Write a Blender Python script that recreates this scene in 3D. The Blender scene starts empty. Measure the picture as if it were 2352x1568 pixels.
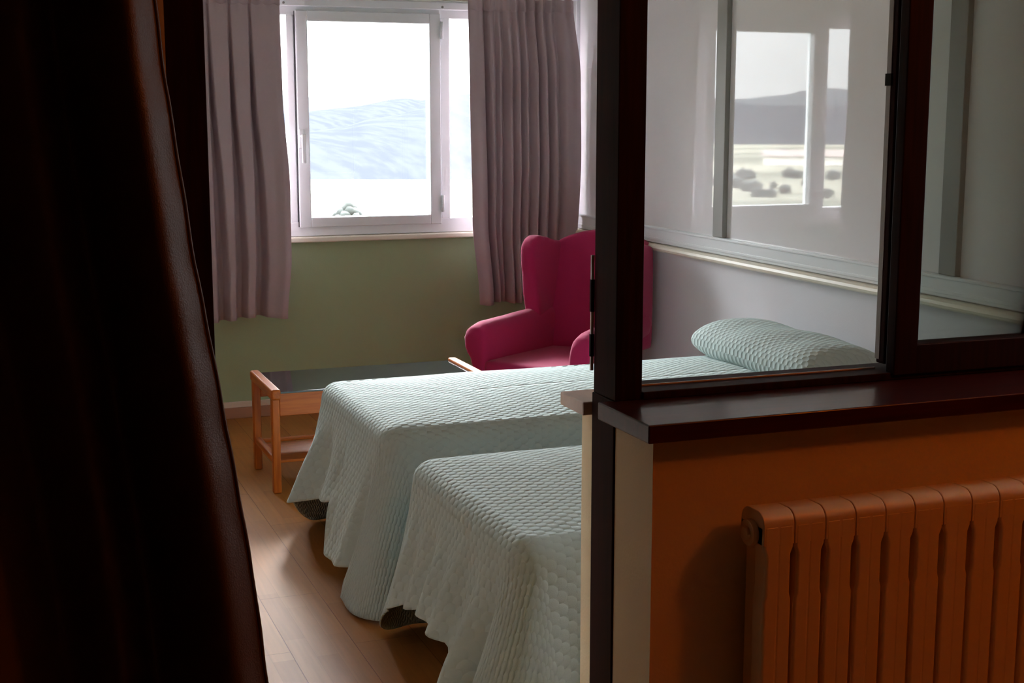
import bpy, bmesh, math, random
from mathutils import Vector, Matrix
random.seed(7)
C = bpy.context.scene.collection
sc = bpy.context.scene
PI = math.pi
R = math.radians

# ------------------------------------------------------------------ camera
cam_d = bpy.data.cameras.new('camera'); cam = bpy.data.objects.new('camera', cam_d); C.objects.link(cam)
cam_d.sensor_width = 36; cam_d.lens = 3200 / 2352 * 36
cam_d.clip_start = 0.05; cam_d.clip_end = 20000
cam.location = (0, 0, 1.55)
cam.rotation_euler = (R(90 - 9.3), 0, R(-20.8))
sc.camera = cam

# ------------------------------------------------------------------ exposure
sc.view_settings.view_transform = 'Standard'
sc.view_settings.look = 'None'
sc.view_settings.gamma = 1
sc.view_settings.use_curve_mapping = False
sc.view_settings.exposure = 1.72
sc.cycles.use_denoising = True
sc.cycles.max_bounces = 14
sc.cycles.diffuse_bounces = 8
sc.cycles.transparent_max_bounces = 16
sc.cycles.sample_clamp_indirect = 6

# ------------------------------------------------------------------ overcast sky with a bright glow where the sun sits behind cloud
SKY_LOW, SKY_HIGH, GLOW = 2.0, 15.0, 24.0
w = bpy.data.worlds.new('sky'); sc.world = w; w.use_nodes = True
nt = w.node_tree; nt.nodes.clear()
N = nt.nodes.new; L = nt.links.new
out = N('ShaderNodeOutputWorld'); bg = N('ShaderNodeBackground'); L(bg.outputs[0], out.inputs[0])
tc = N('ShaderNodeTexCoord'); nrm = N('ShaderNodeVectorMath'); nrm.operation = 'NORMALIZE'; L(tc.outputs['Generated'], nrm.inputs[0])
sep = N('ShaderNodeSeparateXYZ'); L(nrm.outputs[0], sep.inputs[0])
mr = N('ShaderNodeMapRange'); mr.interpolation_type = 'SMOOTHSTEP'
mr.inputs['From Min'].default_value = 0.03; mr.inputs['From Max'].default_value = 0.55
mr.inputs['To Min'].default_value = SKY_LOW; mr.inputs['To Max'].default_value = SKY_HIGH
L(sep.outputs['Z'], mr.inputs['Value'])
GAZ, GEL = R(8), R(42)
dot = N('ShaderNodeVectorMath'); dot.operation = 'DOT_PRODUCT'; L(nrm.outputs[0], dot.inputs[0])
dot.inputs[1].default_value = (math.sin(GAZ) * math.cos(GEL), math.cos(GAZ) * math.cos(GEL), math.sin(GEL))
gl = N('ShaderNodeMapRange'); gl.interpolation_type = 'SMOOTHERSTEP'
gl.inputs['From Min'].default_value = math.cos(R(40)); gl.inputs['From Max'].default_value = 1.0
gl.inputs['To Min'].default_value = 0; gl.inputs['To Max'].default_value = GLOW
L(dot.outputs['Value'], gl.inputs['Value'])
cl = N('ShaderNodeTexNoise'); cl.inputs['Scale'].default_value = 5; cl.inputs['Detail'].default_value = 3; L(nrm.outputs[0], cl.inputs['Vector'])
clm = N('ShaderNodeMapRange'); clm.inputs['To Min'].default_value = 0.7; clm.inputs['To Max'].default_value = 1.3; L(cl.outputs['Fac'], clm.inputs['Value'])
add = N('ShaderNodeMath'); add.operation = 'ADD'; L(mr.outputs[0], add.inputs[0]); L(gl.outputs[0], add.inputs[1])
mul = N('ShaderNodeMath'); mul.operation = 'MULTIPLY'; L(add.outputs[0], mul.inputs[0]); L(clm.outputs[0], mul.inputs[1])
bg.inputs['Color'].default_value = (0.93, 0.955, 1.0, 1); L(mul.outputs[0], bg.inputs['Strength'])
w.cycles.sampling_method = 'MANUAL'; w.cycles.sample_map_resolution = 512

# daylight portal in the bedroom window (guides sampling of the sky, adds no light)
pd = bpy.data.lights.new('window_portal', 'AREA'); pd.shape = 'RECTANGLE'; pd.size = 2.2; pd.size_y = 1.2
pd.cycles.is_portal = True
po = bpy.data.objects.new('window_portal', pd); C.objects.link(po); po.location = (1.97, 7.16, 1.53); po.rotation_euler = (R(-90), 0, 0)

# warm ceiling lamp of the vestibule, above and to the right of the camera
LAMP = 4.4
ld = bpy.data.lights.new('vestibule_lamp', 'POINT'); ld.energy = LAMP; ld.color = (1.0, 0.17, 0.0); ld.shadow_soft_size = 0.10
lo = bpy.data.objects.new('vestibule_lamp', ld); C.objects.link(lo); lo.location = (2.35, 0.75, 2.3)

# ================================================================== materials
def rgb(r, g, b):
    f = lambda c: ((c / 255 + 0.055) / 1.055) ** 2.4 if c > 10 else c / 255 / 12.92
    return (f(r), f(g), f(b), 1)

def mat(name, col, rough=0.6, metal=0, noise=None, bump=None, coat=0, spec=0.5, sheen=0, transl=0, coords='Object'):
    """noise=(scale, amount); bump=(scale, distance)"""
    m = bpy.data.materials.new(name); m.use_nodes = True
    t = m.node_tree; n = t.nodes; b = n['Principled BSDF']
    b.inputs['Base Color'].default_value = col; b.inputs['Roughness'].default_value = rough
    b.inputs['Metallic'].default_value = metal; b.inputs['Coat Weight'].default_value = coat
    b.inputs['Specular IOR Level'].default_value = spec
    if sheen: b.inputs['Sheen Weight'].default_value = sheen; b.inputs['Sheen Roughness'].default_value = 0.4
    tcn = n.new('ShaderNodeTexCoord')
    if noise:
        nz = n.new('ShaderNodeTexNoise'); nz.inputs['Scale'].default_value = noise[0]; nz.inputs['Detail'].default_value = 4
        t.links.new(tcn.outputs[coords], nz.inputs['Vector'])
        mr_ = n.new('ShaderNodeMapRange'); mr_.inputs['To Min'].default_value = 1 - noise[1]; mr_.inputs['To Max'].default_value = 1 + noise[1]
        t.links.new(nz.outputs['Fac'], mr_.inputs['Value'])
        mx = n.new('ShaderNodeVectorMath'); mx.operation = 'SCALE'; mx.inputs[0].default_value = col[:3]
        t.links.new(mr_.outputs[0], mx.inputs['Scale']); t.links.new(mx.outputs[0], b.inputs['Base Color'])
    if bump:
        nb = n.new('ShaderNodeTexNoise'); nb.inputs['Scale'].default_value = bump[0]; nb.inputs['Detail'].default_value = 3
        t.links.new(tcn.outputs[coords], nb.inputs['Vector'])
        bp = n.new('ShaderNodeBump'); bp.inputs['Distance'].default_value = bump[1]; bp.inputs['Strength'].default_value = 1
        t.links.new(nb.outputs['Fac'], bp.inputs['Height']); t.links.new(bp.outputs[0], b.inputs['Normal'])
    if transl:
        tr = n.new('ShaderNodeBsdfTranslucent'); tr.inputs['Color'].default_value = col
        ms = n.new('ShaderNodeMixShader'); ms.inputs[0].default_value = transl
        t.links.new(b.outputs[0], ms.inputs[1]); t.links.new(tr.outputs[0], ms.inputs[2])
        t.links.new(ms.outputs[0], n['Material Output'].inputs['Surface'])
    return m

def wood(name, c1, c2, rough=0.42, axis=1, scale=6, coat=0.0):
    m = mat(name, c1, rough, coat=coat, spec=0.35); t = m.node_tree; n = t.nodes; b = n['Principled BSDF']
    tcn = n.new('ShaderNodeTexCoord'); mp = n.new('ShaderNodeMapping'); s = [14, 14, 14]; s[axis] = 0.9
    mp.inputs['Scale'].default_value = s; t.links.new(tcn.outputs['Object'], mp.inputs['Vector'])
    nz = n.new('ShaderNodeTexNoise'); nz.inputs['Scale'].default_value = scale; nz.inputs['Detail'].default_value = 5; t.links.new(mp.outputs[0], nz.inputs['Vector'])
    cr = n.new('ShaderNodeValToRGB'); cr.color_ramp.elements[0].color = c1; cr.color_ramp.elements[1].color = c2
    cr.color_ramp.elements[0].position = 0.35; cr.color_ramp.elements[1].position = 0.68
    t.links.new(nz.outputs['Fac'], cr.inputs[0]); t.links.new(cr.outputs[0], b.inputs['Base Color'])
    return m

def glass(name, tint, refl_ior=1.5):
    m = bpy.data.materials.new(name); m.use_nodes = True; t = m.node_tree; n = t.nodes; n.remove(n['Principled BSDF'])
    tr = n.new('ShaderNodeBsdfTransparent'); tr.inputs[0].default_value = tint
    g = n.new('ShaderNodeBsdfGlossy'); g.inputs['Roughness'].default_value = 0.01
    fr = n.new('ShaderNodeFresnel'); fr.inputs['IOR'].default_value = refl_ior
    ms = n.new('ShaderNodeMixShader'); t.links.new(fr.outputs[0], ms.inputs[0]); t.links.new(tr.outputs[0], ms.inputs[1]); t.links.new(g.outputs[0], ms.inputs[2])
    t.links.new(ms.outputs[0], n['Material Output'].inputs['Surface'])
    return m

def floor_mat():
    m = mat('laminate_floor', rgb(165, 120, 80), 0.5, spec=0.16); t = m.node_tree; n = t.nodes; b = n['Principled BSDF']; k = t.links.new
    tcn = n.new('ShaderNodeTexCoord')
    mp = n.new('ShaderNodeMapping'); mp.inputs['Rotation'].default_value = (0, 0, R(90)); k(tcn.outputs['Object'], mp.inputs['Vector'])
    def brick(wd, hg, mort):
        br = n.new('ShaderNodeTexBrick'); br.inputs['Scale'].default_value = 1
        br.inputs['Brick Width'].default_value = wd; br.inputs['Row Height'].default_value = hg
        br.inputs['Mortar Size'].default_value = mort; br.inputs['Mortar Smooth'].default_value = 0.3
        br.offset = 0.37; k(mp.outputs[0], br.inputs['Vector']); return br
    b1 = brick(0.42, 0.064, 0.0004); b1.inputs['Color1'].default_value = rgb(178, 118, 58); b1.inputs['Color2'].default_value = rgb(164, 104, 48); b1.inputs['Mortar'].default_value = rgb(150, 94, 44)
    b2 = brick(1.28, 0.192, 0.0014); b2.inputs['Color1'].default_value = (1, 1, 1, 1); b2.inputs['Color2'].default_value = (0.94, 0.94, 0.94, 1); b2.inputs['Mortar'].default_value = (0.6, 0.55, 0.5, 1)
    mp2 = n.new('ShaderNodeMapping'); mp2.inputs['Scale'].default_value = (40, 2.2, 1); k(tcn.outputs['Object'], mp2.inputs['Vector'])
    nz = n.new('ShaderNodeTexNoise'); nz.inputs['Scale'].default_value = 1.5; nz.inputs['Detail'].default_value = 5; k(mp2.outputs[0], nz.inputs['Vector'])
    gr = n.new('ShaderNodeMapRange'); gr.inputs['To Min'].default_value = 0.78; gr.inputs['To Max'].default_value = 1.2; k(nz.outputs['Fac'], gr.inputs['Value'])
    m1 = n.new('ShaderNodeVectorMath'); m1.operation = 'MULTIPLY'; k(b1.outputs['Color'], m1.inputs[0]); k(b2.outputs['Color'], m1.inputs[1])
    m2 = n.new('ShaderNodeVectorMath'); m2.operation = 'SCALE'; k(m1.outputs[0], m2.inputs[0]); k(gr.outputs[0], m2.inputs['Scale'])
    k(m2.outputs[0], b.inputs['Base Color'])
    bp = n.new('ShaderNodeBump'); bp.inputs['Distance'].default_value = 0.0006; k(b2.outputs['Fac'], bp.inputs['Height']); bp.invert = True; k(bp.outputs[0], b.inputs['Normal'])
    return m

def spread_mat():
    m = mat('matelasse_bedspread', rgb(186, 201, 199), 0.85, spec=0.2); t = m.node_tree; n = t.nodes; b = n['Principled BSDF']; k = t.links.new
    uv = n.new('ShaderNodeUVMap'); uv.uv_map = 'cloth'; s = n.new('ShaderNodeSeparateXYZ'); k(uv.outputs[0], s.inputs[0])
    def M(op, a, b_=None, c_=None):
        x = n.new('ShaderNodeMath'); x.operation = op
        for i, q in enumerate((a, b_, c_)):
            if q is None: continue
            if isinstance(q, (int, float)): x.inputs[i].default_value = q
            else: k(q, x.inputs[i])
        return x.outputs[0]
    # overlapping scallop rows: each cell is a raised puff, rounded at one end, staggered row by row
    v = M('DIVIDE', s.outputs['X'], 0.024); row = M('FLOOR', v); fv = M('FRACT', v)
    u = M('ADD', M('DIVIDE', s.outputs['Y'], 0.030), M('MULTIPLY', M('MODULO', M('ABSOLUTE', row), 2.0), 0.5)); fu = M('FRACT', u)
    cu = M('MULTIPLY', M('SUBTRACT', fu, 0.5), 1.9)
    d = M('SQRT', M('ADD', M('MULTIPLY', cu, cu), M('MULTIPLY', fv, fv)))
    h = M('SMOOTH_MAX', M('SUBTRACT', 1.0, M('POWER', d, 2.5)), 0.0, 0.2)
    bp = n.new('ShaderNodeBump'); bp.inputs['Distance'].default_value = 0.0042; bp.inputs['Strength'].default_value = 1.0; k(h, bp.inputs['Height'])
    nz = n.new('ShaderNodeTexNoise'); nz.inputs['Scale'].default_value = 350; k(uv.outputs[0], nz.inputs['Vector'])
    bp2 = n.new('ShaderNodeBump'); bp2.inputs['Distance'].default_value = 0.001; bp2.inputs['Strength'].default_value = .5; k(nz.outputs['Fac'], bp2.inputs['Height']); k(bp.outputs[0], bp2.inputs['Normal'])
    k(bp2.outputs[0], b.inputs['Normal'])
    return m

M = {}
M['wall_green'] = mat('sage_green_paint', rgb(166, 184, 146), 0.75, noise=(1.5, 0.04), bump=(220, 0.0004))
M['wall_lilac'] = mat('pale_lilac_paint', rgb(218, 218, 224), 0.7, bump=(200, 0.0003))
M['wall_white'] = mat('white_paint', rgb(232, 230, 226), 0.8)
M['wall_cream'] = mat('cream_paint', rgb(214, 198, 160), 0.65, noise=(3, 0.04), bump=(180, 0.0006))
M['vest_dark'] = mat('dark_brown_paint', rgb(60, 40, 28), 0.8)
M['ceiling'] = mat('ceiling_paint', rgb(236, 232, 222), 0.85)
M['floor'] = floor_mat()
M['frame_white'] = mat('white_lacquered_frame', rgb(232, 238, 242), 0.35)
M['gasket'] = mat('grey_gasket', rgb(70, 68, 72), 0.6)
M['pane_clear'] = glass('clear_pane', (0.96, 0.97, 0.96, 1))
M['pane_tint'] = glass('greenish_pane', (0.93, 0.955, 0.94, 1))
M['panel_gloss'] = mat('grey_backed_glass_panel', rgb(244, 244, 248), 0.022, spec=0.8)
M['bar_grey'] = mat('grey_aluminium_bar', rgb(150, 150, 146), 0.45)
M['mahogany'] = wood('dark_mahogany', rgb(44, 12, 10), rgb(26, 7, 7), 0.6, axis=2, coat=0.0)
M['mahogany'].node_tree.nodes['Principled BSDF'].inputs['Specular IOR Level'].default_value = 0.12
M['sill_wood'] = wood('varnished_dark_mahogany', rgb(66, 22, 26), rgb(44, 13, 17), 0.3, axis=0, coat=0.3)
M['curtain'] = mat('mauve_curtain_cloth', rgb(190, 172, 178), 0.9, noise=(60, 0.03), bump=(500, 0.0006), spec=0.2, transl=0.03)
M['brown_curtain'] = mat('dark_brown_satin_curtain', rgb(84, 62, 46), 0.42, noise=(20, 0.1), bump=(700, 0.0003), spec=0.4)
M['magenta'] = mat('magenta_upholstery', rgb(164, 28, 80), 0.85, noise=(90, 0.05), bump=(400, 0.0006), spec=0.25, sheen=0.25)
M['spread'] = spread_mat()
M['mattress'] = mat('pale_pink_sheet', rgb(222, 190, 188), 0.8)
M['beech'] = wood('honey_beech', rgb(190, 100, 26), rgb(164, 78, 14), 0.42, axis=1)
M['beech_x'] = wood('honey_beech_x', rgb(190, 100, 26), rgb(164, 78, 14), 0.42, axis=0)
M['beech_z'] = wood('honey_beech_z', rgb(190, 100, 26), rgb(164, 78, 14), 0.42, axis=2)
M['smoked'] = mat('smoked_glass', rgb(38, 42, 44), 0.05, spec=0.6)
M['skirting'] = mat('brown_skirting', rgb(176, 128, 100), 0.5)
M['skirting_top'] = mat('cream_skirting_cap', rgb(220, 205, 190), 0.5)
M['sill_cream'] = mat('cream_sill', rgb(232, 226, 210), 0.4)
M['stone'] = mat('speckled_beige_stone', rgb(190, 176, 166), 0.5, noise=(120, 0.12))
M['radiator'] = mat('cream_radiator_enamel', rgb(212, 190, 146), 0.35, noise=(6, 0.03))
M['metal'] = mat('zinc_plated_steel', rgb(206, 204, 200), 0.35, metal=0.3)
M['black'] = mat('black_hollow', rgb(10, 9, 9), 0.9)
M['dark_leg'] = mat('dark_bed_leg', rgb(70, 50, 36), 0.5)

# ================================================================== geometry helpers
def link(name, bm, m, parent=None, smooth=False, bevel=0, seg=2):
    me = bpy.data.meshes.new(name); bmesh.ops.recalc_face_normals(bm, faces=bm.faces) if not smooth == 'keep' else None
    bm.to_mesh(me); bm.free(); o = bpy.data.objects.new(name, me); C.objects.link(o)
    if m: me.materials.append(m)
    if smooth:
        for p in me.polygons: p.use_smooth = True
    if bevel:
        b = o.modifiers.new('b', 'BEVEL'); b.width = bevel; b.segments = seg; b.limit_method = 'ANGLE'; b.angle_limit = R(40)
        for p in me.polygons: p.use_smooth = True
        wn = o.modifiers.new('wn', 'WEIGHTED_NORMAL'); wn.keep_sharp = True
    if parent: o.parent = parent
    return o

def box(bm, x0, x1, y0, y1, z0, z1):
    vs = [bm.verts.new((x, y, z)) for x in (x0, x1) for y in (y0, y1) for z in (z0, z1)]
    for f in ((0, 1, 3, 2), (4, 6, 7, 5), (0, 4, 5, 1), (2, 3, 7, 6), (0, 2, 6, 4), (1, 5, 7, 3)):
        bm.faces.new([vs[i] for i in f])
    return vs

def boxes(name, m, parent, *bs, bevel=0, seg=2):
    bm = bmesh.new()
    for b in bs: box(bm, *b)
    return link(name, bm, m, parent, bevel=bevel, seg=seg)

def cyl(bm, p0, p1, r, n=16, r1=None):
    p0 = Vector(p0); p1 = Vector(p1); d = (p1 - p0); q = d.to_track_quat('Z', 'Y')
    rings = []
    for p, rr in ((p0, r), (p1, r if r1 is None else r1)):
        rings.append([bm.verts.new(p + q @ Vector((rr * math.cos(2 * PI * i / n), rr * math.sin(2 * PI * i / n), 0))) for i in range(n)])
    for i in range(n):
        bm.faces.new((rings[0][i], rings[0][(i + 1) % n], rings[1][(i + 1) % n], rings[1][i]))
    bm.faces.new(rings[0][::-1]); bm.faces.new(rings[1])

def prism(bm, poly, fn, t0, t1):
    """extrude 2-D polygon; fn(a, b, t) -> xyz"""
    A = [bm.verts.new(fn(a, b, t0)) for a, b in poly]; B = [bm.verts.new(fn(a, b, t1)) for a, b in poly]; n = len(poly)
    for i in range(n): bm.faces.new((A[i], A[(i + 1) % n], B[(i + 1) % n], B[i]))
    bm.faces.new(A[::-1]); bm.faces.new(B)

def empty(name, label=None, cat=None, loc=(0, 0, 0), rz=0, group=None):
    o = bpy.data.objects.new(name, None); C.objects.link(o); o.location = loc; o.rotation_euler = (0, 0, rz); o.empty_display_size = 0.1
    if label: o['label'] = label; o['category'] = cat
    if group: o['group'] = group
    return o

def tag(o, label, cat, group=None, kind=None):
    o['label'] = label; o['category'] = cat
    if group: o['group'] = group
    if kind: o['kind'] = kind
    return o

def struct(o, label=None, cat=None):
    o['kind'] = 'structure'
    if label: o['label'] = label; o['category'] = cat
    return o

def lerp(a, b, t): return a + (b - a) * t
def sst(a, b, x):
    t = max(0, min(1, (x - a) / (b - a))); return t * t * (3 - 2 * t)
def interp(pts, x):
    if x <= pts[0][0]: return pts[0][1]
    for (x0, y0), (x1, y1) in zip(pts, pts[1:]):
        if x <= x1: return lerp(y0, y1, sst(0, 1, (x - x0) / (x1 - x0)))
    return pts[-1][1]

# ================================================================== room shell
WY = 7.074      # inner face of window wall
WX = 3.05       # inner face of right wall
CZ = 2.48       # ceiling
struct(boxes('floor', M['floor'], None, (-1.3, 4.6, -1.8, WY + 0.2, -0.12, 0)), 'honey brown laminate plank floor of the bedroom and vestibule', 'floor')
struct(boxes('ceiling', M['ceiling'], None, (-1.3, 4.6, -1.8, WY + 0.2, CZ, CZ + 0.1)), 'cream white ceiling above the window', 'ceiling')
# window wall: green below the sill, cream above the window
WL, WR, WB, WT = 0.80, 2.99, 0.925, 2.13     # window opening
struct(boxes('wall_back', M['wall_green'], None, (0.0, WX + 0.16, WY, WY + 0.16, 0, WB), (0.0, WL, WY, WY + 0.16, WB, WT), (WR, WX + 0.16, WY, WY + 0.16, WB, WT)),
       'sage green wall under the bright window', 'wall')
struct(boxes('wall_back_top', M['ceiling'], None, (0.0, WX + 0.16, WY, WY + 0.16, WT, CZ)), 'cream strip of wall above the window', 'wall')
# right wall: lilac below, glazed internal window band above
RB, RT = 0.93, 2.30
struct(boxes('wall_right', M['wall_lilac'], None, (WX, WX + 0.16, 2.33, WY, 0, RB), (WX, WX + 0.16, 2.33, WY, RT, CZ)), 'pale lilac wall beside the armchair and beds', 'wall')
struct(boxes('wall_left', M['wall_white'], None, (-0.16, 0.0, 2.33, WY + 0.16, 0, CZ)), 'white side wall of the bedroom hidden left of the doorway', 'wall')

# partition between vestibule and bedroom, thick, with door opening and internal window
PN, PF = 1.985, 2.273
DL, DR = 0.247, 1.0
SZ = 1.03
struct(boxes('wall_partition', M['wall_cream'], None, (DR, 3.25, PN, PF, 0, SZ)), 'cream painted low partition wall behind the radiator, under dark mahogany sill', 'wall')
struct(boxes('wall_partition_top', M['wall_cream'], None, (-1.2, 3.25, PN, PF, 2.14, CZ)), 'cream lintel over the doorway and internal window', 'wall')
struct(boxes('wall_partition_left', M['wall_cream'], None, (-1.2, DL, PN, PF, 0, 2.14)), 'orange lit cream wall left of the doorway behind the dark curtain', 'wall')
struct(boxes('wall_vestibule_left', M['vest_dark'], None, (-1.3, -1.15, -1.7, PN, 0, CZ)))
struct(boxes('wall_vestibule_right', M['vest_dark'], None, (3.25, 3.4, -1.7, PN, 0, CZ)))
struct(boxes('wall_vestibule_back', M['vest_dark'], None, (-1.3, 3.4, -1.8, -1.65, 0, CZ)))

# baseboard under the window
b = boxes('baseboard_back', M['skirting'], None, (0.0, WX - .02, WY - 0.016, WY + .001, 0, 0.056), bevel=0.002)
boxes('cap', M['skirting_top'], b, (0.0, WX - .02, WY - 0.012, WY + .001, 0.056, 0.086), bevel=0.003)
struct(b, 'brown baseboard with cream cap along the sage green wall', 'baseboard')
b = boxes('baseboard_right', M['skirting'], None, (WX - 0.016, WX + .001, 2.35, WY - 0.02, 0, 0.07), bevel=0.002)
struct(b, 'brown baseboard along the lilac wall', 'baseboard')

# ------------------------------------------------------------------ window_1 (outside window)
win = empty('window_1'); struct(win, 'white framed casement window with narrow fixed side lights', 'window')
FY0, FY1 = WY - 0.012, WY + 0.07
FB, FT = WB + 0.001, 2.125
bmw = bmesh.new()
box(bmw, WL, WR, FY0, FY1, FB, 1.0)            # bottom rail
box(bmw, WL, WR, FY0, FY1, 2.035, FT)          # head
for a, b_ in ((WL, WL + 0.06), (1.474, 1.512), (2.283, 2.333), (WR - 0.06, WR)):
    box(bmw, a, b_, FY0, FY1, 0.998, 2.037)
link('window_frame', bmw, M['frame_white'], win, bevel=0.004)
boxes('head_channel', M['frame_white'], win, (WL, WR, FY0 - 0.018, FY0 + 0.002, 2.078, 2.118), bevel=0.005)
# sash
sash = boxes('sash', M['frame_white'], win, (1.518, 1.579, FY0 - 0.016, FY1 - 0.02, 0.972, 2.058), (2.219, 2.28, FY0 - 0.016, FY1 - 0.02, 0.972, 2.058),
             (1.577, 2.221, FY0 - 0.016, FY1 - 0.02, 0.972, 1.022), (1.577, 2.221, FY0 - 0.016, FY1 - 0.02, 2.006, 2.058), bevel=0.006, seg=3)
boxes('glazing_gasket', M['gasket'], win, (1.513, 1.517, FY0 - 0.006, FY0 + 0.01, 0.975, 2.055))
def pane(name, parent, m, x0, x1, y0, y1, z0, z1):
    return boxes(name, m, parent, (x0, x1, y0, y1, z0, z1))
pane('pane', win, M['pane_clear'], 1.574, 2.224, WY + 0.020, WY + 0.024, 1.018, 2.010)
pane('pane', win, M['pane_clear'], WL + 0.055, 1.479, WY + 0.03, WY + 0.034, 0.995, 2.04)
pane('pane', win, M['pane_clear'], 2.328, WR - 0.055, WY + 0.03, WY + 0.034, 0.995, 2.04)
# handle: rose plate and down-turned lever
hy = FY0 - 0.016
hd = boxes('handle', M['frame_white'], win, (1.522, 1.548, hy - 0.010, hy, 1.375, 1.47), bevel=0.004)
bm = bmesh.new(); cyl(bm, (1.535, hy - 0.008, 1.435), (1.535, hy - 0.045, 1.435), 0.009)
box(bm, 1.527, 1.548, hy - 0.052, hy - 0.036, 1.30, 1.447)
link('lever', bm, M['frame_white'], hd, bevel=0.005)
for z0 in (1.93, 1.035):
    bm = bmesh.new(); cyl(bm, (2.284, hy - 0.006, z0), (2.284, hy - 0.006, z0 + 0.088), 0.0085)
    cyl(bm, (2.284, hy - 0.006, z0 + 0.042), (2.284, hy - 0.006, z0 + 0.045), 0.0095)
    link('hinge', bm, M['frame_white'], win, smooth=True)
# wooden / plaster cream sill
boxes('window_sill', M['sill_cream'], win, (0.0, WX, WY - 0.045, WY + 0.02, 0.896, 0.9245), bevel=0.008, seg=3)
for xx in (1.46, 2.29):
    bm = bmesh.new(); cyl(bm, (xx, FY0 - 0.018, 2.092), (xx, FY0 - 0.023, 2.092), 0.006); link('screw', bm, M['bar_grey'], win, smooth=True)

# ------------------------------------------------------------------ window_2 : glazed band in right wall (glass over grey panel)
w2 = empty('window_2'); struct(w2, 'white framed internal window in the right wall mirroring the outside window', 'window')
y0r, y1r = 2.33, WY
bm = bmesh.new()
box(bm, WX - 0.012, WX + 0.10, y0r, y1r, RB + 0.002, 1.008)
box(bm, WX - 0.012, WX + 0.10, y0r, y1r, 2.235, RT)
box(bm, WX - 0.012, WX + 0.10, y1r - 0.05, y1r, 1.006, 2.237)
box(bm, WX - 0.012, WX + 0.10, y0r, y0r + 0.05, 1.006, 2.237)
link('window_frame', bm, M['frame_white'], w2, bevel=0.005)
boxes('track', M['frame_white'], w2, (WX - 0.016, WX - 0.010, y0r, y1r, 0.945, 0.958), (WX - 0.018, WX - 0.010, y0r, y1r, 0.996, 1.006), bevel=0.002)
boxes('pane', M['panel_gloss'], w2, (WX + 0.010, WX + 0.03, 5.44, y1r - 0.04, 1.0, 2.24))
boxes('pane', M['panel_gloss'], w2, (WX + 0.012, WX + 0.03, 3.86, 5.44, 1.0, 2.24))
boxes('pane', M['panel_gloss'], w2, (WX + 0.010, WX + 0.03, y0r + 0.04, 3.86, 1.0, 2.24))
for ya, yb in ((5.395, 5.485), (3.815, 3.905)):
    boxes('mullion', M['bar_grey'], w2, (WX - 0.012, WX + 0.012, ya, yb, 1.0085, 2.2345), bevel=0.004)
bm = bmesh.new()
prof = [(0, 0.896), (-0.03, 0.896), (-0.042, 0.903), (-0.045, 0.912), (-0.040, 0.922), (-0.03, 0.929), (0, 0.929)]
prism(bm, prof, lambda a, b_, t: (WX + a, t, b_), y0r, WY - 0.046)
link('window_sill', bm, M['sill_cream'], w2)

# ------------------------------------------------------------------ door_1 : dark frame of the doorway, window_3 : internal window of the partition
d1 = empty('door_1'); struct(d1, 'dark mahogany door frame between vestibule and bedroom', 'door frame')
boxes('door_jamb', M['mahogany'], d1, (DR - 0.001, DR + 0.050, 2.13, 2.222, SZ + 0.031, 2.16), (DR - 0.004, DR + 0.01, 2.13, 2.222, 0, SZ + 0.0315), bevel=0.002)
boxes('door_jamb', M['mahogany'], d1, (0.19, 0.318, 2.10, 2.222, 0, 2.16), bevel=0.002)
boxes('door_head', M['mahogany'], d1, (0.19, DR + 0.056, 2.10, 2.222, 2.10, 2.17), bevel=0.002)
sp = boxes('strike_plate', M['metal'], d1, (DR - 0.0065, DR - 0.001, 2.2225, 2.2265, 1.10, 1.305))
boxes('latch_hole', M['black'], sp, (DR - 0.0075, DR - .0005, 2.2215, 2.2275, 1.205, 1.262), (DR - 0.0075, DR - .0005, 2.2215, 2.2275, 1.125, 1.165))

w3 = empty('window_3'); struct(w3, 'dark mahogany internal sliding window above the partition', 'window')
boxes('window_frame', M['mahogany'], w3, (DR + 0.050, 3.22, 2.125, 2.225, SZ + 0.031, 1.075), (DR + 0.056, 3.22, 2.125, 2.225, 2.10, 2.17), bevel=0.002)
boxes('track', M['metal'], w3, (DR + 0.056, 1.56, 2.176, 2.179, 1.075, 1.0775))
boxes('window_sill', M['sill_wood'], w3, (0.97, 3.24, 1.942, 2.14, SZ, SZ + 0.031), bevel=0.003)
boxes('inner_sill', M['stone'], w3, (0.98, 3.04, 2.2255, 2.33, 1.018, 1.043), bevel=0.003)
# front sash (right) and the rear sash slid open behind it
s1 = boxes('sliding_sash', M['mahogany'], w3, (1.560, 1.612, 2.118, 2.145, 1.07, 2.11), (1.608, 2.9, 2.118, 2.145, 1.07, 1.127), (1.608, 2.9, 2.118, 2.145, 2.06, 2.11), (2.84, 2.9, 2.118, 2.145, 1.07, 2.11), bevel=0.003)
boxes('pane', M['pane_tint'], s1, (1.606, 2.85, 2.130, 2.134, 1.12, 2.07))
s2 = boxes('sliding_sash', M['mahogany'], w3, (1.576, 1.612, 2.172, 2.198, 1.082, 2.11), (1.61, 2.9, 2.172, 2.198, 1.07, 1.12), (1.61, 2.9, 2.172, 2.198, 2.06, 2.11), (2.84, 2.9, 2.172, 2.198, 1.07, 2.11), bevel=0.003)
boxes('pane', M['pane_tint'], s2, (1.605, 2.85, 2.184, 2.188, 1.11, 2.07))
boxes('sash_edge', M['bar_grey'], s2, (1.5745, 1.5775, 2.186, 2.199, 1.09, 2.10))
boxes('pull', M['black'], s2, (1.572, 1.577, 2.182, 2.200, 1.60, 1.622))

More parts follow.
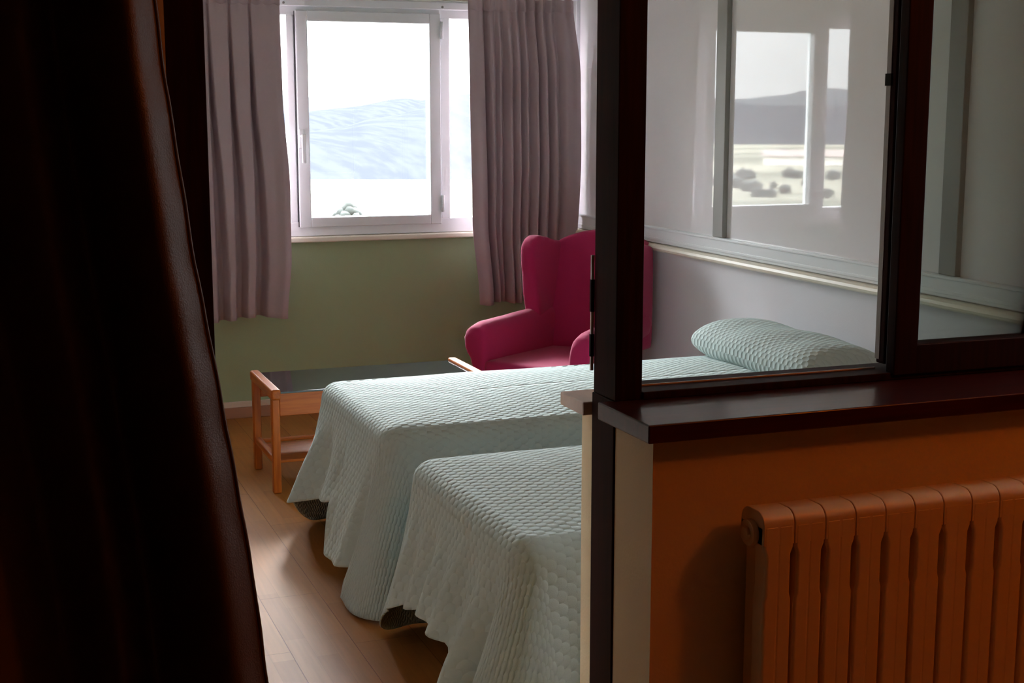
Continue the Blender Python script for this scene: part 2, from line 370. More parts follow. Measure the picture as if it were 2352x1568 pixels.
# ================================================================== curtains
def curtain(name, xs0, xs1, z0f, z1, yf, m, nx=220, nz=60, th=0.003, label='', cat='curtain', group=None, parent=None):
    """yf(s, v) depth offset, xs0/xs1(v) edges, v = 0 top .. 1 bottom"""
    bm = bmesh.new(); g = []
    for j in range(nz + 1):
        v = j / nz; row = []
        for i in range(nx + 1):
            s = i / nx; x, y = yf(s, v, xs0(v), xs1(v)); row.append(bm.verts.new((x, y, lerp(z1, z0f(s), v))))
        g.append(row)
    for j in range(nz):
        for i in range(nx): bm.faces.new((g[j][i], g[j][i + 1], g[j + 1][i + 1], g[j + 1][i]))
    o = link(name, bm, m, parent, smooth=True)
    so = o.modifiers.new('t', 'SOLIDIFY'); so.thickness = th; so.offset = 0
    return o

# left mauve curtain: three flat box pleats opening towards the hem
def lc(s, v, a, b_):
    x = lerp(a, b_, s)
    c = [0.10, 0.29, 0.50, 0.70]; y = 6.935
    amp = lerp(0.02, 0.085, sst(0.04, 0.35, v)); d = 0
    shift = [0.02, 0.03, 0.01, 0.02]
    for ci, sh in zip(c, shift):
        wd = lerp(0.014, 0.052, sst(0.03, 0.9, v)); q = (s - (ci + sh * v)) / wd
        d += amp * math.exp(-q ** 4)
    d += 0.010 * math.sin(s * 9 + 1.2) * v
    y += d
    if s > 0.85: y -= 0.03 * sst(0.85, 1, s) * sst(0.1, .6, v) - 0.035 * sst(0.93, 1, s) * v
    if v < 0.035: y += 0.004 * math.sin(s * 60)
    return x, y
cl_l = curtain('window_curtain', lambda v: lerp(0.92, 0.95, v), lambda v: interp([(0, 1.418), (0.3, 1.422), (0.6, 1.445), (0.8, 1.445), (1, 1.42)], v), lambda s: 0.528 - 0.008 * math.sin(s * 7), 2.125, lc, M['curtain'])
tag(cl_l, 'mauve curtain with flat pleats, left of the window beside the dark door frame', 'curtain', group='mauve window curtains')

# right mauve curtain: tightly gathered
RF = [0.035, 0.16, 0.255, 0.335, 0.415, 0.49, 0.56, 0.64, 0.72, 0.80]
def rc(s, v, a, b_):
    x = lerp(a, b_, s); y = 6.93; d = 0
    top = 1 - sst(0, 0.10, v)
    for i, ci in enumerate(RF[1:]):
        sh = [0.02, 0.0, -0.02, -0.015, -0.01, 0.0, 0.01, 0.03, 0.05][i] * v
        wd = 0.022 + 0.004 * (i % 3); q = (s - ci - sh) / wd
        am = [0.075, 0.06, 0.08, 0.055, 0.065, 0.06, 0.065, 0.06, 0.045][i]
        d += am * math.exp(-q * q) * (0.55 + 0.45 * sst(0, 0.3, v))
    d -= 0.020 * math.exp(-((s - 0.10) / 0.035) ** 2) * sst(0.1, 0.6, v)
    d += 0.012 * math.sin(s * 70) * (0.25 + 0.75 * top) * (1 if s > 0.2 else 0.3) * (1 - sst(0.2, 0.6, v) * .8)
    d += 0.012 * sst(0.83, 1, s)
    return x, y + d
cl_r = curtain('window_curtain', lambda v: interp([(0, 2.392), (0.3, 2.40), (0.7, 2.41), (1, 2.45)], v), lambda v: interp([(0, 2.985), (0.25, 3.03), (0.5, 3.036), (1, 3.0)], v), lambda s: 0.545 - 0.006 * math.sin(s * 20), 2.125, rc, M['curtain'], nx=420)
tag(cl_r, 'mauve curtain with tight gathers, right of the window behind the armchair', 'curtain', group='mauve window curtains')

# sewn heading bands
for o, a, b_, n_, f in ((cl_l, 0.92, 1.418, 160, lc), (cl_r, 2.392, 2.985, 320, rc)):
    bm = bmesh.new(); g = []
    for j, (zz, dy, v) in enumerate(((2.137, 0.0, 0.0), (2.136, -0.007, 0.0), (2.105, -0.009, 0.016), (2.075, -0.008, 0.032), (2.073, 0.0, 0.034))):
        row = []
        for i in range(n_ + 1):
            s = i / n_; x, y = f(s, v, lerp(a, a + .002, v), lerp(b_, b_ + .004, v)); row.append(bm.verts.new((x, y + dy, zz + 0.004 * math.sin(s * 55))))
        g.append(row)
    for j in range(4):
        for i in range(n_): bm.faces.new((g[j][i], g[j][i + 1], g[j + 1][i + 1], g[j + 1][i]))
    link('heading_band', bm, M['curtain'], o, smooth=True)

# curtain rail
cr = boxes('curtain_rail', M['frame_white'], None, (0.1, 3.03, 6.985, 7.01, 2.142, 2.165), bevel=0.003)
tag(cr, 'white curtain rail running above the window', 'curtain rail')
for xx in (0.4, 1.72, 2.95): boxes('bracket', M['frame_white'], cr, (xx, xx + 0.02, 7.0, WY + .002, 2.146, 2.161), bevel=0.002)

# foreground brown curtain, pulled aside: slanting free edge on the right
EDGE = [(0.0, 0.100), (0.13, 0.117), (0.20, 0.126), (0.30, 0.135), (0.45, 0.155), (0.60, 0.176), (0.75, 0.195), (1.0, 0.225)]
Z1, Z0 = 2.35, 0.02
EDZ = [(0.02, 0.335), (0.6, 0.262), (1.082, 0.198), (1.166, 0.190), (1.222, 0.183), (1.292, 0.173), (1.367, 0.162), (1.436, 0.151), (1.52, 0.141), (1.576, 0.134), (1.634, 0.129), (2.0, 0.122), (2.35, 0.118)]
def lin(pts, x):
    if x <= pts[0][0]: return pts[0][1]
    for (x0, y0_), (x1, y1_) in zip(pts, pts[1:]):
        if x <= x1: return lerp(y0_, y1_, (x - x0) / (x1 - x0))
    return pts[-1][1]
def fc(s, v, a, b_):
    z = lerp(Z1, Z0, v); xe = lin(EDZ, z)
    t = 1 - s                       # 0 at free edge
    x = xe - t * 0.85
    y = 1.10
    k = t * 0.85
    sp_ = 1.0 + 0.9 * v
    y -= 0.030 * math.exp(-((k - 0.020 * sp_) / (0.016 * sp_)) ** 2)
    y += 0.050 * math.exp(-((k - 0.062 * sp_ * 0.9) / (0.016 * sp_)) ** 2)
    y -= 0.018 * math.exp(-((k - 0.080 * sp_ * 0.9) / (0.010 * sp_)) ** 2)
    y += 0.045 * math.sin((k - 0.10) * 38) * sst(0.10, 0.16, k)
    y += 0.0007 * math.sin(z * 70 + 3 * math.sin(z * 9) + k * 30) * sst(.0, .01, k)
    x += 0.0003 * math.sin(z * 90) * math.exp(-k * 30)
    return x, y
fcur = curtain('door_curtain', lambda v: 0, lambda v: 0, lambda s: Z0, Z1, fc, M['brown_curtain'], nx=420, nz=260, th=0.002)
tag(fcur, 'dark brown satin curtain hanging close in front, left of the doorway', 'curtain')
# stitched hem along the free edge
bm = bmesh.new(); prev = None
for j in range(261):
    v = j / 260; x, y = fc(1, v, 0, 0); z = lerp(Z1, Z0, v)
    ring = [bm.verts.new((x + 0.0022 * math.cos(a), y + 0.0022 * math.sin(a), z)) for a in (0, PI / 3, 2 * PI / 3, PI, 4 * PI / 3, 5 * PI / 3)]
    if prev:
        for i in range(6): bm.faces.new((prev[i], prev[(i + 1) % 6], ring[(i + 1) % 6], ring[i]))
    prev = ring
link('hem', bm, M['brown_curtain'], fcur, smooth=True)

# ================================================================== beds
def rrect(x0, x1, y0, y1, r, n_str=60, n_c=14):
    """perimeter, starting head end of far side -> foot -> near side (open at the head); returns [(P, normal, arc)]"""
    pts = []
    def seg(p, q, nrm_, n_):
        for i in range(n_): pts.append((Vector(p).lerp(Vector(q), i / n_), Vector(nrm_)))
    seg((x1, y1), (x0 + r, y1), (0, 1), n_str)
    for i in range(n_c):
        a = PI / 2 + PI / 2 * i / n_c; nn = Vector((math.cos(a), math.sin(a))); pts.append((Vector((x0 + r, y1 - r)) + nn * r, nn))
    seg((x0, y1 - r), (x0, y0 + r), (-1, 0), 50)
    for i in range(n_c):
        a = PI + PI / 2 * i / n_c; nn = Vector((math.cos(a), math.sin(a))); pts.append((Vector((x0 + r, y0 + r)) + nn * r, nn))
    seg((x0 + r, y0), (x1, y0), (0, -1), n_str); pts.append((Vector((x1, y0)), Vector((0, -1))))
    return pts

def bedspread(name, x0, x1, y0, y1, H, hemf, flaref, foldf, label):
    W = y1 - y0; per = rrect(x0, x1, y0, y1, 0.07)
    bm = bmesh.new(); uvl = bm.loops.layers.uv.new('cloth'); uvs = {}
    arc = [0]
    for i in range(1, len(per)): arc.append(arc[-1] + (per[i][0] - per[i - 1][0]).length)
    a_far = x1 - x0 - 0.07; foot0 = a_far + 0.11; foot1 = foot0 + W - 0.14
    NI, NR, ND = 26, 10, 40
    rows = []
    for k in range(NI + NR + ND + 1):
        row = []
        for i, (P, nn) in enumerate(per):
            s = arc[i]
            if s < foot0: tt = -1 + max(0, s) / foot0                    # far side: -1..0
            elif s < foot1: tt = (s - foot0) / (foot1 - foot0)           # foot: 0..1
            else: tt = 1 + (s - foot1) / (arc[-1] - foot1)               # near side: 1..2
            if k <= NI:
                f = k / NI; seg0 = Vector((min(max(P.x, x0 + W / 2), x1), (y0 + y1) / 2))
                ins = P - nn * 0.055
                q = seg0.lerp(ins, f); z = H + 0.012 * (1 - f ** 2) + 0.003 * math.sin(q.x * 7 + q.y * 3) - 0.004 * f ** 4
                uv_ = (q.x, q.y)
            elif k <= NI + NR:
                a = (k - NI) / NR * PI / 2; q = P - nn * 0.055 + nn * 0.055 * math.sin(a); z = H - 0.004 - 0.055 * (1 - math.cos(a)); uv_ = (q.x + nn.x * 0.05 * (1 - math.cos(a)), q.y + nn.y * .05 * (1 - math.cos(a)))
            else:
                d = (k - NI - NR) / ND; zt = H - 0.059; zb = hemf(tt)
                z = lerp(zt, zb, d); fl = flaref(tt) * (0.35 * d + 0.65 * d ** 1.6)
                fo = foldf(tt, s) * sst(0.04, 0.75, d)
                q = P + nn * (fl + fo) + Vector((-nn.y, nn.x)) * 0.0
                uv_ = (P.x + nn.x * (0.05 + (zt - z)), P.y + nn.y * (0.05 + (zt - z)))
            vtx = bm.verts.new((q.x, q.y, z)); uvs[vtx] = uv_; row.append(vtx)
        rows.append(row)
    for k in range(len(rows) - 1):
        for i in range(len(per) - 1):
            try: f = bm.faces.new((rows[k][i], rows[k][i + 1], rows[k + 1][i + 1], rows[k + 1][i]))
            except ValueError: continue
            for l_ in f.loops: l_[uvl].uv = uvs[l_.vert]
    o = link(name, bm, M['spread'], None, smooth='keep')
    for p in o.data.polygons: p.use_smooth = True
    so = o.modifiers.new('t', 'SOLIDIFY'); so.thickness = 0.005; so.offset = -1
    tag(o, label, 'bedspread', 'pale aqua bedspreads')
    return o

def pillow_bulge(parent, x0, x1, y0, y1, zc, h):
    bm = bmesh.new(); uvl = bm.loops.layers.uv.new('cloth'); nu, nv = 72, 40; g = []
    for i in range(nu):
        a = 2 * PI * i / nu; row = []
        for j in range(nv + 1):
            t = -1 + 2 * j / nv; e = (1 - abs(t) ** 8) ** 0.4 if abs(t) < 1 else 0.0
            ca, sa = math.cos(a), math.sin(a)
            se = lambda c, p: math.copysign(abs(c) ** p, c)
            px = (x1 - x0) / 2 * se(ca, 0.8) * (0.93 + 0.07 * e); pz = h / 2 * se(sa, 0.85) * e
            if pz < 0: pz *= 0.8
            crn = 1 - 0.05 * abs(t) ** 3
            x = (x0 + x1) / 2 + px * crn; y = (y0 + y1) / 2 + t * (y1 - y0) / 2
            z = zc + pz + 0.004 * math.sin(y * 17 + x * 9)
            row.append(bm.verts.new((x, y, z)))
        g.append(row)
    for i in range(nu):
        for j in range(nv):
            f = bm.faces.new((g[i][j], g[(i + 1) % nu][j], g[(i + 1) % nu][j + 1], g[i][j + 1]))
            for l_ in f.loops:
                co = l_.vert.co; l_[uvl].uv = (co.x + co.z * 0.8, co.y)
    o = link('pillow_cover', bm, M['spread'], parent, smooth=True)
    return o

BED_H = 0.575
def bed(y0, y1, x0, label):
    t = empty('bed', label, 'bed', (x0, y0, 0), 0, 'single beds')
    Wd = y1 - y0; Ln = 3.03 - x0
    boxes('bed_base', M['dark_leg'], t, (0.06, Ln, 0.05, Wd - 0.05, 0.20, 0.30), bevel=0.01)
    boxes('mattress', M['mattress'], t, (0.035, Ln, 0.03, Wd - 0.03, 0.30, BED_H - 0.025), bevel=0.03, seg=3)
    for (lx, ly) in ((0.14, 0.12), (0.14, Wd - 0.12), (Ln - 0.12, 0.12), (Ln - 0.12, Wd - 0.12)):
        bm = bmesh.new(); cyl(bm, (lx, ly, 0), (lx, ly, 0.21), 0.018, r1=0.024); link('leg', bm, M['dark_leg'], t, smooth=True)
    return t

# far bed
bed(4.09, 4.99, 1.13, 'single bed beside the armchair, its mattress and legs hidden under aqua spread')
hem1 = lambda t: interp([(-1, 0.06), (-0.35, 0.01), (-0.045, 0.008), (0.0, 0.15), (0.40, 0.22), (0.58, 0.25), (0.68, 0.10), (0.95, 0.11), (1.02, 0.01), (1.15, 0.02), (2, 0.05)], t)
fl1 = lambda t: interp([(-1, 0.02), (-0.3, 0.06), (0.0, 0.13), (0.3, 0.085), (0.7, 0.10), (1.0, 0.13), (1.25, 0.07), (2, 0.02)], t)
def fo1(t, s):
    v = 0.012 * math.sin(s * 15 + 1)
    if 0 < t < 1: v = 0.008 * math.sin(t * 16) + 0.035 * math.exp(-((t - 0.70) / 0.10) ** 2) - 0.035 * math.exp(-((t - 0.52) / 0.08) ** 2)
    v += 0.050 * math.exp(-((t - 1.035) / 0.022) ** 2) - 0.050 * math.exp(-((t - 0.95) / 0.026) ** 2) - 0.035 * math.exp(-((t - 1.075) / 0.018) ** 2) + 0.05 * math.exp(-((t - 1.12) / 0.022) ** 2)
    v += 0.028 * math.exp(-((t - 0.10) / 0.05) ** 2) - 0.028 * math.exp(-((t - 0.24) / 0.05) ** 2)
    return v
sp1 = bedspread('bedspread', 1.13, 3.028, 4.09, 4.99, BED_H, hem1, fl1, fo1, 'pale aqua quilted bedspread on the far bed beside the wooden table and armchair')
pillow_bulge(sp1, 2.66, 3.03, 4.10, 5.00, BED_H + 0.060, 0.195)
# near bed
bed(2.87, 3.75, 1.105, 'single bed nearest the partition, its mattress and legs hidden under aqua spread')
hem2 = lambda t: interp([(-1, 0.05), (-0.25, 0.03), (-0.045, 0.012), (0.01, 0.16), (0.16, 0.20), (0.40, 0.24), (0.66, 0.23), (0.80, 0.10), (0.95, 0.015), (1.1, 0.015), (2, 0.05)], t)
fl2 = lambda t: interp([(-1, 0.02), (-0.3, 0.06), (-0.05, 0.12), (0.03, 0.08), (0.3, 0.07), (0.7, 0.09), (1.0, 0.15), (1.25, 0.08), (2, 0.02)], t)
def fo2(t, s):
    v = 0.012 * math.sin(s * 14 + 2.2)
    if 0 < t < 1: v = 0.010 * math.sin(t * 14 + 1)
    v += 0.05 * math.exp(-((t - 0.84) / 0.05) ** 2) - 0.075 * math.exp(-((t - 0.955) / 0.035) ** 2) + 0.06 * math.exp(-((t - 1.03) / 0.03) ** 2) - 0.04 * math.exp(-((t - 1.10) / 0.03) ** 2)
    v += 0.014 * math.sin(t * 34 + 0.5) * (1 if 0.05 < t < 0.75 else 0)
    v += 0.03 * math.exp(-((t + 0.05) / 0.03) ** 2)
    return v
sp2 = bedspread('bedspread', 1.105, 3.028, 2.87, 3.75, BED_H, hem2, fl2, fo2, 'pale aqua quilted bedspread on the near bed closest to the partition')
pillow_bulge(sp2, 2.60, 3.03, 2.90, 3.72, BED_H + 0.045, 0.15)

# ================================================================== coffee table
tb = empty('side_table', 'low honey wood table with smoked glass top, by the foot of the far bed', 'table', (1.058, 5.55, 0))
TH = 0.44; TW = 0.95; TD = 0.46
for lx in (0.0, TW - 0.038):
    for ly in (0.0, TD - 0.04):
        boxes('leg', M['beech_z'], tb, (lx + 0.002, lx + 0.036, ly + 0.002, ly + 0.038, 0, TH - 0.035), bevel=0.007, seg=3)
    boxes('side_rail', M['beech'], tb, (lx - 0.001, lx + 0.039, -0.012, TD + 0.012, TH - 0.045, TH), bevel=0.010, seg=4)
    boxes('lower_rail', M['beech'], tb, (lx + 0.006, lx + 0.032, 0.038, TD - 0.04, 0.120, 0.150), bevel=0.006, seg=3)
boxes('apron', M['beech_x'], tb, (0.036, TW - 0.036, 0.008, 0.028, TH - 0.115, TH - 0.02), bevel=0.003)
boxes('apron', M['beech_x'], tb, (0.036, TW - 0.036, TD - 0.028, TD - 0.008, TH - 0.115, TH - 0.02), bevel=0.003)
boxes('glass_top', M['smoked'], tb, (0.039, TW - 0.039, 0.0, TD, TH - 0.02, TH - 0.012), bevel=0.001)
boxes('stretcher', M['beech_x'], tb, (0.03, TW - 0.03, TD - 0.08, TD - 0.06, 0.130, 0.146), bevel=0.004)
boxes('shelf', M['beech_x'], tb, (0.032, TW - 0.032, 0.05, TD - 0.10, 0.118, 0.130), bevel=0.002)

# ================================================================== armchair
ch = empty('armchair', 'magenta upholstered wingback armchair in the corner behind the dark post', 'armchair', (2.565, 6.03, 0), R(-54))
ch.scale = (0.965, 0.965, 1.0)
def uph(name, bm, parent, vox=0.012, it=10):
    o = link(name, bm, M['magenta'], parent, smooth=True)
    r = o.modifiers.new('r', 'REMESH'); r.mode = 'VOXEL'; r.voxel_size = vox; r.use_smooth_shade = True
    s = o.modifiers.new('s', 'SMOOTH'); s.factor = 0.6; s.iterations = it
    return o
# arms : cross-section (x outwards, z) swept from the front to the wing, rising gently to the back
for sd in (-1, 1):
    bm = bmesh.new()
    sec = [(0.235, 0.16), (0.235, 0.36), (0.235, 0.50), (0.245, 0.555), (0.275, 0.585), (0.315, 0.59), (0.350, 0.57), (0.365, 0.535), (0.355, 0.49), (0.325, 0.44), (0.305, 0.38), (0.31, 0.28), (0.33, 0.16)]
    rings = []
    for y, dz, sc_ in ((-0.375, -0.035, 0.9), (-0.36, -0.015, 0.98), (-0.30, 0.0, 1), (-0.1, 0.01, 1), (0.10, 0.02, 1), (0.22, 0.03, 1), (0.32, 0.03, 1)):
        rings.append([bm.verts.new((sd * (0.29 + (a - 0.29) * sc_ - 0.05 * (y + 0.375) / 0.7), y, 0.36 + (z - 0.36) * sc_ + dz * max(0, (z - 0.3) / 0.3))) for a, z in sec])
    n = len(sec)
    for a, b_ in zip(rings, rings[1:]):
        for i in range(n): bm.faces.new((a[i], a[(i + 1) % n], b_[(i + 1) % n], b_[i]))
    bm.faces.new(rings[0]); bm.faces.new(rings[-1][::-1])
    uph('armrest', bm, ch, it=8)
    # wing : side profile (y, z), leaning outwards and forwards of the back
    bm = bmesh.new()
    pr = [(0.09, 0.55), (0.08, 0.66), (0.075, 0.76), (0.065, 0.85), (0.065, 0.90), (0.09, 0.945), (0.14, 0.965), (0.20, 0.955), (0.27, 0.935), (0.36, 0.92), (0.37, 0.75), (0.36, 0.42), (0.10, 0.42)]
    def wf(a, b_, t):
        fwd = (0.36 - a) / 0.38
        x = 0.212 + t + 0.035 * fwd * sst(0.55, 0.85, b_)
        return (sd * x, a, b_)
    prism(bm, pr, wf, 0.0, 0.085)
    uph('wing', bm, ch, it=14)
# back : arched top, slightly dished and reclined
bm = bmesh.new(); nx_, nz_ = 24, 20
def bk(i, j, front):
    u = -1 + 2 * i / nx_; v = j / nz_; top = 0.985 - 0.06 * abs(u) ** 2.2; z = lerp(0.30, top, v)
    y = 0.22 + 0.12 * v + (0.045 * u * u * -0.8 if front else 0.10) - (0.03 * math.exp(-((v - 0.28) / 0.2) ** 2) if front else 0)
    return (0.25 * u, y, z)
F = [[bm.verts.new(bk(i, j, True)) for i in range(nx_ + 1)] for j in range(nz_ + 1)]
B = [[bm.verts.new(bk(i, j, False)) for i in range(nx_ + 1)] for j in range(nz_ + 1)]
for j in range(nz_):
    for i in range(nx_):
        bm.faces.new((F[j][i], F[j][i + 1], F[j + 1][i + 1], F[j + 1][i])); bm.faces.new((B[j][i + 1], B[j][i], B[j + 1][i], B[j + 1][i + 1]))
    bm.faces.new((F[j][0], F[j + 1][0], B[j + 1][0], B[j][0])); bm.faces.new((F[j + 1][nx_], F[j][nx_], B[j][nx_], B[j + 1][nx_]))
for i in range(nx_):
    bm.faces.new((F[nz_][i], F[nz_][i + 1], B[nz_][i + 1], B[nz_][i])); bm.faces.new((F[0][i + 1], F[0][i], B[0][i], B[0][i + 1]))
uph('backrest', bm, ch, it=12)
bm = bmesh.new(); box(bm, -0.25, 0.25, -0.37, 0.26, 0.30, 0.415); uph('seat_cushion', bm, ch, it=16)
bm = bmesh.new(); box(bm, -0.27, 0.27, -0.34, 0.30, 0.15, 0.32); uph('seat_base', bm, ch, it=6)
for lx, ly in ((-0.27, -0.30), (0.27, -0.30), (-0.27, 0.30), (0.27, 0.30)):
    bm = bmesh.new(); cyl(bm, (lx, ly, 0), (lx, ly, 0.18), 0.016, r1=0.024); link('leg', bm, M['dark_leg'], ch, smooth=True)

# ================================================================== radiator (cream column radiator on the partition)
rad = empty('radiator', 'cream column radiator on the partition wall under the dark sill', 'radiator', (1.152, 1.885, 0))
RZ0, RZ1, RD = 0.20, 0.912, 0.075
PITCH = 0.0588
def section():
    bm = bmesh.new(); w_ = PITCH - 0.0012
    # top and bottom headers, rounded in side view
    def header(zc, hh, flip):
        n_ = 9; pr = []
        for i in range(n_ + 1):
            a = PI / 2 * i / n_; pr.append((0.022 * (1 - math.sin(a)), zc + (hh / 2 - 0.022 + 0.022 * math.cos(a - 0) if False else (hh / 2 - 0.022 * (1 - math.cos(PI / 2 - a))))))
        pr = [(0.0, zc - hh / 2)] + [(0.024 * (1 - math.cos(PI / 2 * i / n_)), zc + hh / 2 - 0.024 + 0.024 * math.sin(PI / 2 * i / n_)) for i in range(n_ + 1)] + \
             [(RD - 0.024 * (1 - math.cos(PI / 2 * (n_ - i) / n_)), zc + hh / 2 - 0.024 + 0.024 * math.sin(PI / 2 * (n_ - i) / n_)) for i in range(n_ + 1)] + [(RD, zc - hh / 2)]
        if flip: pr = [(a, 2 * zc - z) for a, z in pr]
        prism(bm, pr, lambda a, b_, t: (t, 0.0006 + a * (RD - 0.0012) / RD, b_), 0, w_)
    header(RZ1 - 0.028, 0.056, False); header(RZ0 + 0.028, 0.056, True)
    # twin flutes on the front face, narrower where the slot widens below the header
    zs = [RZ0 + 0.0562, RZ0 + 0.06, RZ0 + 0.14, RZ0 + 0.15, RZ1 - 0.150, RZ1 - 0.140, RZ1 - 0.072, RZ1 - 0.060, RZ1 - 0.024]
    gp = [0.006, 0.0085, 0.0085, 0.0036, 0.0036, 0.0095, 0.0095, 0.0, 0.0]
    for (ya, yb) in ((0.0, 0.034), (RD - 0.034, RD)):
        rows = []
        for z, g in zip(zs, gp):
            if ya > 0.01 and g > 0.001: g = 0.024
            x0_, x1_ = g / 2, w_ - g / 2; xm = w_ / 2
            rows.append([bm.verts.new(p) for p in ((x0_, ya + 0.004, z), (x0_ + 0.004, ya, z), (xm - 0.003, ya, z), (xm, ya + 0.0018, z), (xm + 0.003, ya, z), (x1_ - 0.004, ya, z), (x1_, ya + 0.004, z), (x1_, yb, z), (x0_, yb, z))])
        bm.faces.new(rows[0][::-1]); bm.faces.new(rows[-1])
        for a, b_ in zip(rows, rows[1:]):
            for i in range(9): bm.faces.new((a[i], a[(i + 1) % 9], b_[(i + 1) % 9], b_[i]))
    # web between the two rows
    box(bm, w_ / 2 - 0.004, w_ / 2 + 0.004, 0.030, RD - 0.030, RZ0 + 0.05, RZ1 - 0.05)
    return bm
s0 = None
for i in range(14):
    if s0 is None:
        s0 = link('section', section(), M['radiator'], rad, bevel=0.002)
    else:
        o = s0.copy(); C.objects.link(o); o.parent = rad; o.location = (i * PITCH, 0, 0)
bm = bmesh.new(); cyl(bm, (-0.010, RD / 2, RZ1 - 0.04), (0.004, RD / 2, RZ1 - 0.04), 0.022, 20); cyl(bm, (-0.016, RD / 2, RZ1 - 0.04), (-0.009, RD / 2, RZ1 - 0.04), 0.012, 6)
link('end_plug', bm, M['radiator'], rad, bevel=0.001)
bm = bmesh.new(); cyl(bm, (-0.010, RD / 2, RZ0 + 0.04), (0.004, RD / 2, RZ0 + 0.04), 0.022, 20); link('end_plug', bm, M['radiator'], rad, bevel=0.001)
for xx in (0.14, 0.62):
    boxes('bracket', M['radiator'], rad, (xx, xx + 0.02, RD - 0.01, 0.0995, 0.70, 0.73))
    boxes('foot', M['radiator'], rad, (xx, xx + 0.03, 0.02, 0.055, 0.0, RZ0 + 0.01), bevel=0.004)

# ================================================================== landscape outside (room is high above a valley)
GZ = -18.0
def land_mat(name, c1, c2, scale, mapping=(1, 1, 1)):
    m = mat(name, c1, 1.0, spec=0.0); t = m.node_tree; n = t.nodes; b = n['Principled BSDF']
    tcn = n.new('ShaderNodeTexCoord'); mp = n.new('ShaderNodeMapping'); mp.inputs['Scale'].default_value = mapping; t.links.new(tcn.outputs['Object'], mp.inputs[0])
    nz = n.new('ShaderNodeTexNoise'); nz.inputs['Scale'].default_value = scale; nz.inputs['Detail'].default_value = 6; nz.inputs['Roughness'].default_value = 0.6; t.links.new(mp.outputs[0], nz.inputs[0])
    cr_ = n.new('ShaderNodeValToRGB'); cr_.color_ramp.elements[0].position = 0.42; cr_.color_ramp.elements[1].position = 0.58
    cr_.color_ramp.elements[0].color = c1; cr_.color_ramp.elements[1].color = c2
    t.links.new(nz.outputs['Fac'], cr_.inputs[0]); t.links.new(cr_.outputs[0], b.inputs['Base Color']); return m
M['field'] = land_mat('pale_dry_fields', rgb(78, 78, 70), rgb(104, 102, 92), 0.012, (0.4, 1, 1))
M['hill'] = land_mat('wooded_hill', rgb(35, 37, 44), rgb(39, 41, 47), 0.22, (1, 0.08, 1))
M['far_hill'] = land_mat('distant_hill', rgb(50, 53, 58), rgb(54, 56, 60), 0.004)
M['foliage'] = mat('tree_foliage', rgb(10, 17, 14), 0.9, noise=(0.8, 0.3))
M['trunk'] = mat('tree_bark', rgb(70, 60, 50), 0.9)
M['render_wall'] = mat('white_render', rgb(220, 215, 205), 0.8)
M['roof'] = mat('grey_roof', rgb(110, 96, 92), 0.8)

bm = bmesh.new(); v = [bm.verts.new(p) for p in ((-9000, 30, GZ), (9000, 30, GZ), (9000, 9000, GZ), (-9000, 9000, GZ))]; bm.faces.new(v)
struct(link('ground_outside', bm, M['field']), 'pale fields of the valley seen through the window', 'ground')
from mathutils import noise as mn
def ridge(name, r, h0, seed, m, label, az0=-50, az1=45, depth=500, hf=None):
    bm = bmesh.new(); na, nd = 150, 12; g = []
    for i in range(na + 1):
        az = R(lerp(az0, az1, i / na)); row = []
        for j in range(nd + 1):
            d = j / nd; rr = r + depth * d
            hh = (hf(math.degrees(az)) if hf else h0) * (0.8 + 0.5 * mn.fractal(Vector((math.degrees(az) * 0.09, seed, 0)), 0.8, 2.2, 4))
            z = GZ - 1 + hh * math.sin(PI * min(1, d * 1.0)) ** 0.8 if 0 < d < 1 else GZ - 1
            row.append(bm.verts.new((rr * math.sin(az), rr * math.cos(az), z)))
        g.append(row)
    for i in range(na):
        for j in range(nd): bm.faces.new((g[i][j], g[i + 1][j], g[i + 1][j + 1], g[i][j + 1]))
    o = link(name, bm, m, None, smooth=True); struct(o, label, 'hill'); return o
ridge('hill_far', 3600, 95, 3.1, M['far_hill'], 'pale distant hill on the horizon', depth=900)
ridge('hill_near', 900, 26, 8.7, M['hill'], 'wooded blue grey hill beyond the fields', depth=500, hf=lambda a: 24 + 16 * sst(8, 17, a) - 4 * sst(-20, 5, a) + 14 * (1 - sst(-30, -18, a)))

ridge('hill_wooded', 415, 19, 5.2, M['hill'], 'wooded slope behind the fields in the middle of the window', az0=0, az1=32, depth=420, hf=lambda a: 16.5 + 7 * sst(10, 17, a))

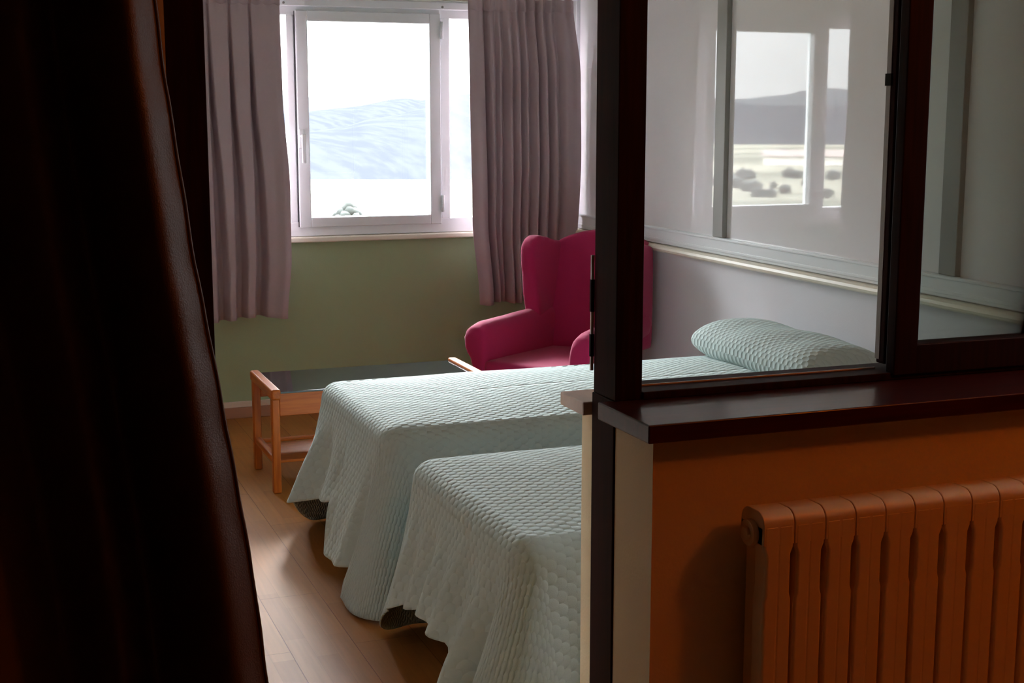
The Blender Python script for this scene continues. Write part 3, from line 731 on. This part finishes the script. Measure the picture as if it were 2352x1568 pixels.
def blob(bm, c, r, seed, sub=3, squash=0.8):
    t = bmesh.ops.create_icosphere(bm, subdivisions=sub, radius=1)
    for v_ in t['verts']:
        d = v_.co.copy(); k = 1 + 0.35 * mn.noise(d * 1.7 + Vector((seed, 0, 0))) + 0.16 * mn.noise(d * 5 + Vector((0, seed, 0)))
        v_.co = Vector(c) + Vector((d.x * r * k, d.y * r * k, d.z * r * k * squash))
def tree(name, az, dist, r, label, group=None, seed=0, conic=False):
    a = R(az); x, y = dist * math.sin(a), dist * math.cos(a)
    t = empty(name, label, 'tree', (x, y, GZ), 0, group)
    bm = bmesh.new()
    for k in range(16):
        q = k * 2.4; f = (k / 15) ** 0.6; rr = r * 1.25 * f
        blob(bm, (rr * math.cos(q), rr * math.sin(q), r * (0.35 + 0.95 * (1 - f))), r * (0.62 - 0.25 * f), seed + k, 2, 0.9)
    link('foliage', bm, M['foliage'], t, smooth=True)
    bm = bmesh.new(); cyl(bm, (0, 0, 0), (0, 0, r), r * 0.09); link('trunk', bm, M['trunk'], t, smooth=True)
tree('tree', 14.1, 252, 2.2, 'lone dark tree at the bottom edge of the window pane', seed=2)
tree('bush', 17.0, 243, 1.5, 'low green bush at lower right of the window pane', seed=9)
# woodland belt in the middle of the valley: uncountable
bm = bmesh.new()
for i in range(150):
    az = R(random.uniform(-44, -18)); d = random.uniform(330, 440); blob(bm, (d * math.sin(az), d * math.cos(az), GZ + 1.0), random.uniform(1.2, 2.8), i, 1)
for i in range(110):
    az = R(random.uniform(-44, 24)); d = random.uniform(600, 800); blob(bm, (d * math.sin(az), d * math.cos(az), GZ + 2.0), random.uniform(2, 4.0), i, 1)
tag(link('woodland', bm, M['foliage'], None, smooth=True), 'belt of hazy trees across the valley fields', 'woodland', kind='stuff')
def house(az, dist, wd, ht, label):
    a = R(az); t = empty('farm_building', label, 'building', (dist * math.sin(a), dist * math.cos(a), GZ), -a)
    boxes('wall', M['render_wall'], t, (-wd / 2, wd / 2, -5, 5, 0, ht))
    bm = bmesh.new(); prism(bm, [(-6, ht), (0, ht + 2.2), (6, ht)], lambda p, q, s: (s, p, q), -wd / 2 - 0.5, wd / 2 + 0.5); link('roof', bm, M['roof'], t)
house(-32.5, 545, 40, 3.5, 'long low grey roofed building mirrored in the internal window')
